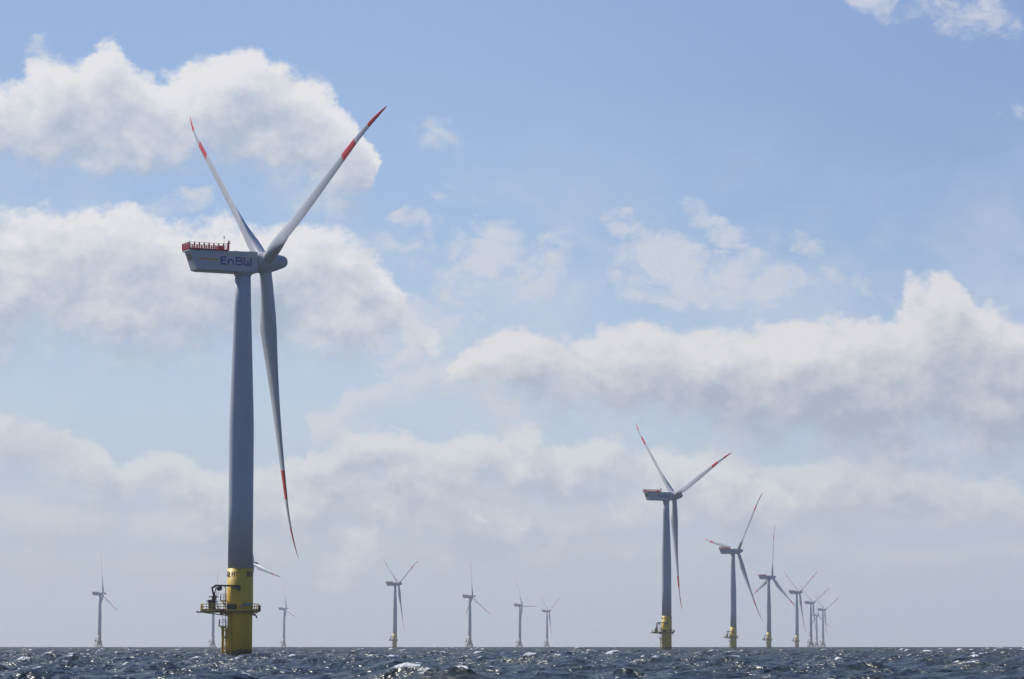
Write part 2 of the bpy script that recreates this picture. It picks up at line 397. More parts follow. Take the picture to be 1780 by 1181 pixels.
def hub_mesh():
    mb = MB()
    # profile along the rotor axis, lathe axis Z -> local Y
    prof = [(1.75, -2.0), (1.92, -1.9), (1.98, -1.0), (2.0, 0.0), (1.95, 0.9), (1.82, 1.7), (1.62, 2.5), (1.42, 3.2), (1.24, 3.8), (1.05, 4.25), (0.78, 4.55), (0.42, 4.72), (0.02, 4.78)]
    mb.lathe(prof, 40, 0, Matrix.Rotation(R(-90), 4, 'X'))
    for k in range(3):
        m = Matrix.Rotation(R(120 * k), 4, 'Y')
        mb.lathe([(1.5, 0.6), (1.5, 1.62), (1.42, 1.72), (1.2, 1.74)], 28, 0, m, cap=False)
    return mb

def nacelle_mesh():
    """rounded box with raked rear wall; Y from the rear to the rotor"""
    yr_t, yr_b, yf, z0, z1, hw = -11.6, -10.2, 2.4, 76.12, 79.92, 1.95
    zc = 76.95
    bm = bmesh.new()
    V = [bm.verts.new(p) for p in [(-hw, yr_b, z0), (hw, yr_b, z0), (hw, yf, z0 - 0.05), (-hw, yf, z0 - 0.05), (-hw, yr_t, z1), (hw, yr_t, z1), (hw, yf, z1 + 0.36), (-hw, yf, z1 + 0.36)]]
    for q in [(0, 3, 2, 1), (4, 5, 6, 7), (0, 1, 5, 4), (2, 3, 7, 6), (1, 2, 6, 5), (3, 0, 4, 7)]: bm.faces.new([V[i] for i in q])
    bmesh.ops.recalc_face_normals(bm, faces=bm.faces)
    bmesh.ops.bevel(bm, geom=list(bm.edges), offset=0.16, segments=3, affect='EDGES', profile=0.5)
    bm.verts.ensure_lookup_table()
    mb = MB()
    idx = {v: i for i, v in enumerate(bm.verts)}
    mb.add([v.co[:] for v in bm.verts], [[idx[v] for v in f.verts] for f in bm.faces], 0, False)
    bm.free()
    # overhanging roof lip at the rear, belly pan, yaw bearing, roof hatches
    mb.box((0, yr_t + 0.10, z1 - 0.05), (2 * hw + 0.16, 0.9, 0.22))
    mb.box((0, -4.0, z0 - 0.06), (2 * hw - 0.9, 11.4, 0.14))
    mb.lathe([(1.75, z0 - 0.5), (1.75, z0 - 0.01)], 40)
    mb.box((0.9, -1.8, z1 + 0.30), (0.7, 0.9, 0.16)); mb.box((0.9, 1.2, z1 + 0.36), (0.6, 0.8, 0.18))
    mb.lathe([(1.70, 2.4), (1.70, 2.75)], 36, 0, Matrix.Translation((0, 0, 78.1)) @ Matrix.Rotation(R(-90), 4, 'X'))
    return mb

def hoist_mesh():
    """red helicopter hoist basket on the nacelle roof"""
    mb = MB(); z = 80.18; y0, y1, hw = -11.9, -3.9, 2.05
    mb.box((0, (y0 + y1) / 2, z), (2 * hw, y1 - y0, 0.12))
    for x in (-hw, hw):
        mb.box((x, (y0 + y1) / 2, z + 0.0), (0.10, y1 - y0 + 0.1, 0.28))
        for i in range(9):
            y = y0 + (y1 - y0) * i / 8
            mb.box((x, y, z + 0.68), (0.18, 0.22, 1.25))
        for h in (0.45, 0.85, 1.28): mb.tube((x, y0, z + h), (x, y1, z + h), 0.035, n=6)
    for i in range(6):
        x = -hw + 2 * hw * i / 5
        mb.box((x, y0, z + 0.68), (0.2, 0.18, 1.25))
    mb.box((0, y0, z + 0.16), (2 * hw, 0.1, 0.3)); mb.box((0, y1, z + 0.16), (2 * hw, 0.1, 0.3))
    for h in (0.45, 0.85, 1.28):
        mb.tube((-hw, y0, z + h), (hw, y0, z + h), 0.035, n=6); mb.tube((-hw, y1, z + h), (hw, y1, z + h), 0.035, n=6)
    for i in range(26):                                                   # wire infill
        for x in (-hw, hw):
            y = y0 + (y1 - y0) * (i + .5) / 26; mb.tube((x, y, z + 0.2), (x, y, z + 0.85), 0.035, n=4, cap=False)
    mb.box((hw - 0.1, y1 + 0.05, z + 0.75), (0.3, 0.35, 1.5)); mb.box((-hw + 0.1, y1 + 0.05, z + 0.7), (0.3, 0.3, 1.3))
    mb.box((hw - 0.1, y1 + 0.2, z + 1.45), (0.4, 0.7, 0.10))
    mb.box((0.6, y1 - 1.1, z + 0.5), (1.2, 0.9, 0.85)); mb.box((0.3, y1 - 2.1, z + 0.55), (0.1, 0.1, 1.0))
    return mb

# ------------------------------------------------------------------ lettering
def stroke_mesh(strokes, w, depth, place):
    """rounded pen strokes as a thin raised relief; place maps (s, t, d) to a point"""
    mb = MB()
    for pts in strokes:
        pts = [Vector((p[0], p[1], 0)) for p in pts]
        L = []; Rr = []
        for i, p in enumerate(pts):
            a = pts[max(i - 1, 0)]; b = pts[min(i + 1, len(pts) - 1)]
            d = (b - a).normalized(); nrm = Vector((-d.y, d.x, 0))
            k = 1.0
            if 0 < i < len(pts) - 1:
                d1 = (p - a).normalized(); k = 1 / max(0.6, Vector((-d1.y, d1.x, 0)).dot(nrm))
            L.append(p + nrm * w / 2 * k); Rr.append(p - nrm * w / 2 * k)
        ring = L + Rr[::-1]
        m_ = len(pts); N_ = len(ring)
        front = [place(q.x, q.y, depth) for q in ring]; back = [place(q.x, q.y, -0.01) for q in ring]
        f = [(i, i + 1, N_ - 2 - i, N_ - 1 - i) for i in range(m_ - 1)]
        f += [(i, i + N_, (i + 1) % N_ + N_, (i + 1) % N_) for i in range(N_)]
        mb.add(front + back, f, 0, False)
    return mb
def arc(cx, cy, r, a0, a1, n=8, ry=None):
    ry = r if ry is None else ry
    return [(cx + r * math.cos(R(a0 + (a1 - a0) * i / n)), cy + ry * math.sin(R(a0 + (a1 - a0) * i / n))) for i in range(n + 1)]
# company word in rounded strokes, height 1.6, starting at s = 0
H = 1.66; q = 0.29
LOGO = [
    [(1.15, H - q / 2)] + arc(0.52, H - q / 2 - 0.33, 0.40, 90, 270, 8, 0.33) + [(0.95, H / 2 + 0.02)],
    arc(0.52, q / 2 + 0.335, 0.40, 106, 270, 8, 0.335) + [(1.15, q / 2)],
    [(1.55, 0)] + [(1.55, 0.80)] + arc(1.85, 0.78, 0.30, 180, 90, 6, 0.22) + arc(2.22, 0.74, 0.30, 90, 0, 6, 0.26) + [(2.52, 0)],
    [(2.98, H - q / 2)] + arc(3.88, H - q / 2 - 0.33, 0.34, 90, -90, 8, 0.33) + [(3.28, H / 2 + 0.02)],
    [(3.12, H - q - 0.01), (3.12, 0.42)],
    [(2.98, q / 2)] + arc(3.92, q / 2 + 0.33, 0.40, -90, 74, 8, 0.33),
    [(4.72, H)] + [(4.72, 0.45)] + arc(5.02, 0.40, 0.30, 180, 270, 6, 0.28) + arc(5.10, 0.40, 0.30, 270, 360, 6, 0.28) + [(5.40, 1.02)],
    [(5.53, 0.22)] + arc(5.72, 0.40, 0.30, 250, 360, 6, 0.28) + [(6.02, 0.45), (6.02, H)],
]
def logo_place(s_, t_, d_): return (1.95 + d_, -5.45 + s_ * 1.06, 77.35 + t_)

GLYPH = {
    'B': [[(0.11, 0), (0.11, 1.0)], [(0.22, 0.90)] + arc(0.36, 0.73, 0.20, 88, -60, 7, 0.17), [(0.22, 0.53), (0.38, 0.53)] + arc(0.38, 0.315, 0.22, 80, -88, 8, 0.215) + [(0.22, 0.10)]],
    '2': [arc(0.32, 0.69, 0.22, 165, -25, 9, 0.21) + [(0.12, 0.21), (0.10, 0.10), (0.62, 0.10)]],
    'H': [[(0.10, 0), (0.10, 1.0)], [(0.21, 0.52), (0.51, 0.52)], [(0.62, 0), (0.62, 1.0)]],
    '1': [[(0.02, 0.74), (0.22, 0.86)], [(0.34, 0), (0.34, 1.0)]],
}
def text_mesh(word_angles, radius, z, size):
    """dark painted characters wrapped round the column"""
    mb = MB()
    for ch, ang in word_angles:
        def place(s_, t_, d_):
            t = R(ang) + (s_ - 0.33) * size / radius      # angle from the camera side, positive to the right
            return ((radius + d_) * math.sin(t), -(radius + d_) * math.cos(t), z + t_ * size)
        g = stroke_mesh(GLYPH[ch], 0.20, 0.02, place)
        mb.add(g.v, g.f)
    return mb

def lathe_mesh(prof, n=64):
    mb = MB(); mb.lathe(prof, n); return mb
TOWER = [(2.42, 17.9), (2.42, 30), (2.42, 45.5), (2.30, 50), (1.98, 60), (1.66, 70), (1.54, 76.0)]
MONO = [(2.42, -5.0), (2.42, 9.9), (2.56, 10.3), (2.52, 17.88), (2.43, 17.89), (2.42, 17.95)]
def rail(mb, pts, h=1.15, r=0.045, step=1.3, mi=0, z=0.0, kick=True):
    for a, b in zip(pts, pts[1:]):
        a = Vector(a); b = Vector(b); L = (b - a).length; n = max(1, round(L / step))
        for hh in (h, h * 0.55): mb.tube(a + Vector((0, 0, hh)), b + Vector((0, 0, hh)), r, n=6, mi=mi)
        if kick:
            mb.tube(a + Vector((0, 0, 0.1)), b + Vector((0, 0, 0.1)), 0.07, n=4, mi=mi)
        for i in range(n + 1):
            p = a.lerp(b, i / n); mb.tube(p, p + Vector((0, 0, h)), r * 1.15, n=6, mi=mi)

def deck_outline(ro=3.72, ext=7.5, hw=2.2):
    """outer edge of the work platform: a ring with a bay stretching to -X"""
    pts = []
    a0 = math.degrees(math.asin(hw / ro))
    n = 26
    for i in range(n + 1):
        t = R(180 - a0 - (360 - 2 * a0) * i / n)      # from upper left, clockwise over +Y ... to lower left
        pts.append((ro * math.cos(t), ro * math.sin(t)))
    return [(-ext, hw)] + pts + [(-ext, -hw)]

def platform_mesh(z=9.92):
    mb = MB(); out = deck_outline(); n = len(out); ri = 2.45
    # inner ring points matched to the outer outline
    inn = []
    for x, y in out:
        d = math.hypot(x, y); inn.append((x / d * ri, y / d * ri))
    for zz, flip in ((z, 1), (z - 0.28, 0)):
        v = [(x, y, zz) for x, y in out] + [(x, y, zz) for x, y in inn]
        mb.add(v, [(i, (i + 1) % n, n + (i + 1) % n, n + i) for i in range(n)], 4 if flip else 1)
    v = [(x, y, z) for x, y in out] + [(x, y, z - 0.28) for x, y in out]
    mb.add(v, [(i, (i + 1) % n, n + (i + 1) % n, n + i) for i in range(n)], 0)
    # edge beam and brackets below
    m_ = [(x * 0.985, y * 0.985) for x, y in out]
    for (a, b) in zip(m_, m_[1:] + m_[:1]): mb.tube((*a, z - 0.36), (*b, z - 0.36), 0.14, n=6, mi=1)
    for k in range(10):
        t = R(36 * k + 10); mb.tube((2.4 * math.cos(t), 2.4 * math.sin(t), z - 1.0), (3.5 * math.cos(t), 3.5 * math.sin(t), z - 0.42), 0.10, n=6, mi=0)
    mb.tube((-2.4, -1.2, z - 1.1), (-7.0, -1.5, z - 0.5), 0.13, n=6, mi=0); mb.tube((-2.4, 1.2, z - 1.1), (-7.0, 1.5, z - 0.5), 0.13, n=6, mi=0)
    mb.box((-5.2, 0, z - 0.42), (4.4, 0.3, 0.25), 1)
    mb.tube((-7.4, -1.2, z - 0.45), (-8.3, -1.2, z - 0.45), 0.13, n=8, mi=2); mb.box((-8.25, -1.2, z - 0.35), (0.2, 0.2, 0.35), 2)
    mb.box((-3.1, -2.25, z - 0.15), (1.2, 0.08, 0.42), 3)
    mb.tube((2.5, 0.2, z - 1.0), (3.1, 0.2, z - 1.0), 0.14, n=8, mi=2); mb.tube((3.05, 0.2, z - 0.98), (3.3, 0.2, z - 1.6), 0.14, n=8, mi=2)
    return mb
def railing_mesh(z=9.92):
    mb = MB(); out = deck_outline(3.67, 7.42, 2.15)
    rail(mb, [(x, y, z) for x, y in out] + [(*out[0], z)], 1.15, 0.05, 1.1)
    return mb
def crane_mesh(z=9.92):
    mb = MB(); z0 = z; x, y = -5.0, -1.2
    mb.lathe([(0.52, z), (0.52, z + 0.25), (0.38, z + 0.35), (0.38, z + 2.7), (0.46, z + 2.75), (0.46, z + 3.0)], 20, 0, Matrix.Translation((x, y, 0)))
    mb.box((x - 0.72, y, z + 1.1), (0.6, 0.8, 2.1))
    mb.box((x, y, z + 2.72), (1.9, 1.0, 0.14))
    rail(mb, [(x - 0.9, y - 0.5, z + 2.8), (x + 0.9, y - 0.5, z + 2.8)], 0.05, 0.02, 2, kick=False)
    mb.box((x + 0.05, y, z + 3.3), (0.42, 0.6, 0.9))
    # forked mast and knee
    mb.tube((x - 0.05, y, z + 3.2), (x - 0.38, y, z + 4.75), 0.20, 0.17, n=8); mb.tube((x + 0.12, y, z + 3.2), (x + 0.42, y, z + 4.9), 0.10, 0.09, n=8)
    mb.tube((x - 0.42, y, z + 4.62), (x + 0.45, y, z + 5.25), 0.22, 0.2, n=8)
    mb.v = [(p[0], p[1], z0 + (p[2] - z0) * 0.91) for p in mb.v]
    return mb
def boom_mesh(z=9.92):
    mb = MB(); z0 = z; x, y = -5.0, -1.2
    a = Vector((x + 0.35, y, z + 5.2)); b = Vector((0.25, -3.3, z + 4.98))
    d = (b - a).normalized(); L = (b - a).length
    m_ = Matrix.Translation(a.lerp(b, .5)) @ d.to_track_quat('X', 'Z').to_matrix().to_4x4()
    mb.box((0, 0, 0), (L, 0.34, 0.36), 0, m_); mb.box((L * .22, 0, 0.02), (L * .5, 0.44, 0.42), 0, m_)
    mb.box((L / 2 - 0.22, 0, -0.3), (0.45, 0.5, 0.8), 0, m_); mb.tube(b + Vector((-.2, 0, -0.6)), b + Vector((-.2, 0, -1.0)), 0.16, n=8)
    mb.box((L / 2 - 1.25, 0, -0.42), (0.75, 0.3, 0.26), 0, m_)
    mb.v = [(p[0], p[1], z0 + (p[2] - z0) * 0.91) for p in mb.v]
    return mb
def winch_mesh(z=9.92):
    mb = MB(); z0 = z
    mb.lathe([(0.1, -0.50), (0.46, -0.42), (0.55, -0.2), (0.55, 0.3), (0.42, 0.42)], 20, 0, Matrix.Translation((-3.9, -1.75, z + 4.55)))
    mb.tube((-3.9, -1.75, z + 4.2), (-4.1, -1.75, z + 2.9), 0.03, n=5)
    mb.v = [(p[0], p[1], z0 + (p[2] - z0) * 0.91) for p in mb.v]
    return mb
def access_mesh(z=9.92):
    """small railed landing above the deck with its orange posts"""
    mb = MB(); zz = z + 1.75
    mb.box((-3.1, -0.6, zz), (1.3, 1.6, 0.22), 0)
    rail(mb, [(-2.5, -1.38, zz + .1), (-3.72, -1.38, zz + .1), (-3.72, 0.15, zz + .1), (-2.5, 0.15, zz + .1)], 1.2, 0.035, 0.62, mi=1, kick=False)
    mb.tube((-2.72, -1.3, z), (-2.72, -1.3, z + 4.3), 0.11, n=8); mb.tube((-2.72, -1.3, z + 4.25), (-3.05, -1.5, z + 4.75), 0.10, n=8)
    mb.tube((-3.1, -1.2, zz - .1), (-2.65, -1.2, z + .3), 0.10, n=6); mb.tube((-3.55, -.2, zz - .1), (-2.6, -.2, z + .5), 0.1, n=6)
    for i in range(7): mb.tube((-3.1 + .06 * i, -1.45, z + .1 + .25 * i), (-2.7 + .02 * i, -1.45, z + .1 + .25 * i), 0.03, n=5)
    return mb
def landing_mesh():
    """rest platform and boat landing fenders"""
    mb = MB()
    z = 6.75
    mb.box((-3.25, -0.6, z), (1.5, 1.8, 0.18), 0); mb.box((-3.1, -0.6, z - .28), (1.1, 1.5, 0.3), 0)
    rail(mb, [(-2.6, -1.48, z + .1), (-3.96, -1.48, z + .1), (-3.96, 0.28, z + .1), (-2.6, 0.28, z + .1)], 1.15, 0.035, 0.66, mi=1, kick=False)
    mb.box((-3.15, -0.6, 9.25), (1.4, 0.5, 0.34), 0)
    for y in (-1.5, 0.3):
        mb.tube((-3.25, y, -4), (-3.25, y, z - .1), 0.20, n=12); 
    for zz in (5.9, 4.6, 2.9, 1.8, 1.0):
        for y in (-1.5, 0.3): mb.tube((-3.25, y, zz), (-2.2, y * 0.8, zz), 0.09 if zz != 4.6 else 0.2, n=8)
        mb.tube((-3.25, -1.5, zz), (-3.25, 0.3, zz), 0.07, n=6)
    mb.tube((-2.45, -1.35, -4), (-2.45, -1.35, 6.4), 0.15, n=10)
    mb.tube((-1.55, -2.12, -4), (-1.55, -2.12, 9.6), 0.13, n=10)
    return mb
def ladder_mesh():
    mb = MB()
    for y in (-0.85, -0.35): mb.tube((-2.75, y, -3.5), (-2.75, y, 10.3), 0.05, n=6)
    for i in range(40): mb.tube((-2.75, -0.85, -3 + .33 * i), (-2.75, -0.35, -3 + .33 * i), 0.028, n=5)
    return mb
def sign_mesh(which, z=9.92):
    mb = MB()
    def plate(a0, a1, z0, z1, r, mi):
        n = 6; v = []
        for rr in (r, r + 0.05):
            for zz in (z0, z1):
                for i in range(n + 1):
                    t = R(a0 + (a1 - a0) * i / n); v.append((rr * math.sin(t), -rr * math.cos(t), zz))
        k = n + 1
        for i in range(n):
            mb.add([v[i], v[i + 1], v[k + i + 1], v[k + i], v[2 * k + i], v[2 * k + i + 1], v[3 * k + i + 1], v[3 * k + i]],
                   [(0, 3, 2, 1), (4, 5, 6, 7), (0, 1, 5, 4), (3, 7, 6, 2), (0, 4, 7, 3), (1, 2, 6, 5)], mi)
    if which == 0: plate(-37, -4, z + 0.05, z + 1.02, 3.78, 0)
    if which == 1: plate(14, 41, z + 0.85, z + 1.25, 3.78, 0)
    if which == 2: plate(2, 13.5, z + 0.55, z + 0.78, 3.78, 0)
    if which == 3: mb.box((3.85, 0.3, z + 0.25), (0.3, 0.9, 1.15), 0); mb.box((3.85, 0.3, z + 0.85), (0.34, 0.94, 0.06), 0)
    return mb

# ------------------------------------------------------------------ jacket foundation (the far turbines)
def jacket_body():
    mb = MB()
    mb.lathe([(2.42, 9.0), (2.42, 10.3), (2.46, 17.9)], 40)
    # flared box that spreads into the four legs
    def ring(h, z): return [(-h, -h, z), (h, -h, z), (h, h, z), (-h, h, z)]
    L = [ring(2.5, 10.0), ring(3.2, 7.5), ring(3.9, 5.0), ring(4.0, 4.6)]
    v = [p for r in L for p in r]
    mb.add(v, [(k * 4 + i, k * 4 + (i + 1) % 4, (k + 1) * 4 + (i + 1) % 4, (k + 1) * 4 + i) for k in range(3) for i in range(4)] + [(0, 1, 2, 3), (12, 15, 14, 13)], 0)
    return mb
def jacket_leg(sx, sy):
    mb = MB(); mb.tube((sx * 3.25, sy * 3.25, 6.5), (sx * 4.75, sy * 4.75, -6), 0.62, 0.62, n=14)
    return mb
def jacket_brace():
    mb = MB()
    P_ = lambda sx, sy, z: (sx * (4.05 + (3.0 - z) * .12), sy * (4.05 + (3.0 - z) * .12), z)
    cs = [(-1, -1), (1, -1), (1, 1), (-1, 1)]
    for i in range(4):
        a, b = cs[i], cs[(i + 1) % 4]
        mb.tube(P_(*a, -5), ((a[0] + b[0]) / 2 * 3.9, (a[1] + b[1]) / 2 * 3.9, 4.9), 0.35, n=8); mb.tube(P_(*b, -5), ((a[0] + b[0]) / 2 * 3.9, (a[1] + b[1]) / 2 * 3.9, 4.9), 0.35, n=8)
    return mb
def jacket_landing():
    mb = MB()
    for y in (-1.4, 1.4):
        mb.tube((-6.6, y, -4), (-6.6, y, 6.2), 0.25, n=8)
        for z in (1.0, 3.6, 6.0): mb.tube((-6.6, y, z), (-3.6, y, z), 0.16, n=6)
    for z in (1, 2.3, 3.6, 4.9, 6.0): mb.tube((-6.6, -1.4, z), (-6.6, 1.4, z), 0.12, n=6)
    mb.box((-5.3, 0, 6.1), (2.8, 3.2, 0.2)); rail(mb, [(-4, -1.6, 6.2), (-6.7, -1.6, 6.2), (-6.7, 1.6, 6.2), (-4, 1.6, 6.2)], 1.15, 0.05, 1.3)
    return mb

# ------------------------------------------------------------------ assemble turbines
def child_world(ps):    # foundations keep one heading while each nacelle yaws
    return -(R(ps) - math.pi / 2)
meshes = {}
def part(key, name, parent, maker, mats, mtx=None, rotz=None, level=None):
    """first call builds the mesh, later calls link copies that share it"""
    if key not in meshes:
        o = maker().build(name, mats, parent)
        meshes[key] = o
    else:
        o = meshes[key].copy(); o.name = name; col.objects.link(o); o.parent = parent
    o.matrix_local = mtx if mtx is not None else Matrix.Identity(4)
    if rotz is not None: o.rotation_euler = (0, 0, rotz)
    return o

def rotor(root, phi):
    base = Matrix.Translation((0, OH, HUBZ)) @ Matrix.Rotation(TILT, 4, 'X')
    part('hub', 'hub', root, hub_mesh, M['nacelle'], base @ Matrix.Rotation(R(phi), 4, 'Y'))
    for k in range(3):
        part('blade', 'blade', root, blade_mesh, [M['blade'], M['red']], base @ Matrix.Rotation(R(phi + 120 * k), 4, 'Y'))
def window_mesh():
    mb = MB()
    # two panes in the raked rear wall
    sl = (11.6 - 10.2) / (79.92 - 76.12)
    for x in (-0.62, 0.62):
        v = []
        for d in (0.03, -0.05):
            for zz in (78.1, 79.3):
                for xx in (x - 0.54, x + 0.54):
                    v.append((xx, -10.2 - (zz - 76.12) * sl - d, zz))
        mb.add(v, [(0, 1, 3, 2), (4, 6, 7, 5), (0, 4, 5, 1), (2, 3, 7, 6), (0, 2, 6, 4), (1, 5, 7, 3)], 0)
    return mb
def stripe_mesh():
    return stroke_mesh([[(0, 0), (4.35, 0)]], 0.26, 0.02, lambda s, t, d: (1.95 + d, -10.15 + s, 78.3 + t))
def mast_mesh():
    mb = MB(); mb.tube((1.6, -4.6, 80.1), (1.6, -4.6, 82.75), 0.03, n=5); mb.box((1.6, -4.6, 82.8), (0.2, 0.22, 0.26))
    mb.lathe([(0.16, 0), (0.2, 0.12), (0.14, 0.34), (0.05, 0.4)], 10, 0, Matrix.Translation((1.95, -3.75, 81.75)))
    return mb

def turbine(tag_, x, y, phi, psi, kind, label, detail=2):
    root = bpy.data.objects.new('wind_turbine', None); col.objects.link(root)
    root.empty_display_size = 3
    root.location = (x, y, 0); root.rotation_euler = (0, 0, R(psi) - math.pi / 2)
    root['label'] = label; root['category'] = 'wind turbine'; root['group'] = 'turbines of the offshore wind farm'
    cw = child_world(psi)
    part('tower', 'tower', root, lambda: lathe_mesh(TOWER), M['tower'])
    nac = part('nacelle', 'nacelle', root, nacelle_mesh, M['nacelle'])
    part('hoist', 'hoist_railing', nac, hoist_mesh, M['railred'])
    if detail >= 1:
        part('window', 'window', nac, window_mesh, M['glass'])
        part('logo', 'lettering', nac, lambda: stroke_mesh(LOGO, q, 0.02, logo_place), M['navy'])
        part('stripe', 'stripe', nac, stripe_mesh, M['orange'])
        part('mast', 'weather_mast', nac, mast_mesh, M['dark'])
    rotor(root, phi)
    if kind == 'mono':
        f = part('mono', 'foundation', root, lambda: lathe_mesh(MONO), M['yellow'], rotz=cw)
        if detail >= 2 or tag_ == 'T2':
            for b, word in ((0, (('B', -76), ('2', -55.5))), (0, (('H', -28), ('1', -9.5))), (120, (('B', -76), ('2', -55.5)))):
                part('mark%d%s' % (b, word[0][0]), 'marking', f, lambda: text_mesh([(c, a + b) for c, a in word], 2.56, 16.35, 1.02), M['dark'])
        if detail >= 1:
            part('landing', 'boat_landing', root, landing_mesh, [M['railyellow'], M['grey']], rotz=cw)
            part('ladder', 'ladder', root, ladder_mesh, M['railyellow'], rotz=cw)
            part('access', 'access_landing', root, access_mesh, [M['railyellow'], M['grey']], rotz=cw)
    else:
        part('jbody', 'foundation', root, jacket_body, M['hazed_yellow'], rotz=cw + R(12))
        for i, (sx, sy) in enumerate(((-1, -1), (1, -1), (1, 1), (-1, 1))):
            part('jleg%d' % i, 'leg', root, lambda: jacket_leg(sx, sy), M['hazed_yellow'], rotz=cw + R(12))
        part('jbrace', 'brace', root, jacket_brace, M['hazed_yellow'], rotz=cw + R(12))
        part('jland', 'boat_landing', root, jacket_landing, M['hazed_yellow'], rotz=cw + R(12))
    p = part('deck', 'platform', root, platform_mesh, [M['railyellow'], M['grating'], M['dark'], M['rust'], M['deck']], rotz=cw)
    part('rail', 'railing', p, railing_mesh, M['railyellow'])
    if detail >= 1:
        part('banner', 'banner', p, lambda: sign_mesh(0), M['banner']); part('sign', 'sign_panel', p, lambda: sign_mesh(1), M['sign'])
        part('sign_small', 'sign_panel', p, lambda: sign_mesh(2), M['sign']); part('cabinet', 'cabinet', p, lambda: sign_mesh(3), M['dark'])
    c = part('crane', 'crane', root, crane_mesh, M['dark'], rotz=cw)
    part('boom', 'boom', c, boom_mesh, M['dark'])
    if detail >= 1: part('winch', 'winch', c, winch_mesh, M['dark'])
    return root

TURB = [
 ('T1', -53.1, 597.4, 67.8, 25.8, 'mono', 'largest and nearest wind turbine, on a yellow column lettered B2 H1 with a deck crane', 2),
 ('T2', 77.9, 1541.6, 71.9, 24.1, 'mono', 'second largest wind turbine, a word on its nacelle, tallest of the row on the right', 1),
 ('T3', 176.6, 2442.2, 40.8, 26.8, 'mono', 'wind turbine with one blade pointing left and one leaning up right, third largest', 1),
 ('T4', 283.1, 3373.9, 10.0, 25.2, 'mono', 'wind turbine in the right row with one blade straight up and two spread downwards', 1),
 ('T5', 402.7, 4326.9, 61.6, 22.6, 'mono', 'yellow-footed wind turbine whose tower is crossed by the blade tip of its left neighbour', 1),
 ('T6', 525.1, 5379.0, 65.1, 25.0, 'jacket', 'hazy wind turbine on lattice base, left one of the tight trio at right', 0),
 ('T7', 752.2, 7560.6, 1.8, 24.9, 'jacket', 'faintest wind turbine, wedged between two bigger ones of the trio at right', 0),
 ('T8', 649.0, 6391.0, 66.8, 24.6, 'jacket', 'hazy wind turbine on lattice base, right one of the tight trio at right', 0),
 ('M1', -142.9, 3740.0, 63.5, 26.0, 'mono', 'wind turbine with blades in a Y on plain yellow column, alone amid the horizon', 1),
 ('M2', -64.6, 4694.2, 117.4, 22.7, 'jacket', 'hazy wind turbine with one blade up, one down right and one behind its tower', 0),
 ('M3', 14.7, 5700.3, 92.9, 21.1, 'jacket', 'small hazy wind turbine with one blade level to the right and one up', 0),
 ('M4', 76.2, 6656.4, 63.7, 22.7, 'jacket', 'tiny hazy wind turbine with blades in a Y, right of one with a level blade', 0),
 ('L1', -598.6, 4446.2, 115.8, 23.3, 'jacket', 'leftmost wind turbine, hazy, alone on the horizon left of the big tower', 0),
 ('L2', -512.1, 5247.1, 19.0, 24.3, 'jacket', 'faint wind turbine half hidden behind the deck crane of the nearest turbine', 0),
 ('L3', -243.4, 2825.7, 103.0, 23.9, 'mono', 'wind turbine behind the nearest tower, only a blade and nose sticking out right', 0),
 ('L4', -466.0, 6261.3, 108.9, 20.5, 'jacket', 'faint small wind turbine just right of the nearest yellow column', 0),
]
for t in TURB: turbine(*t)

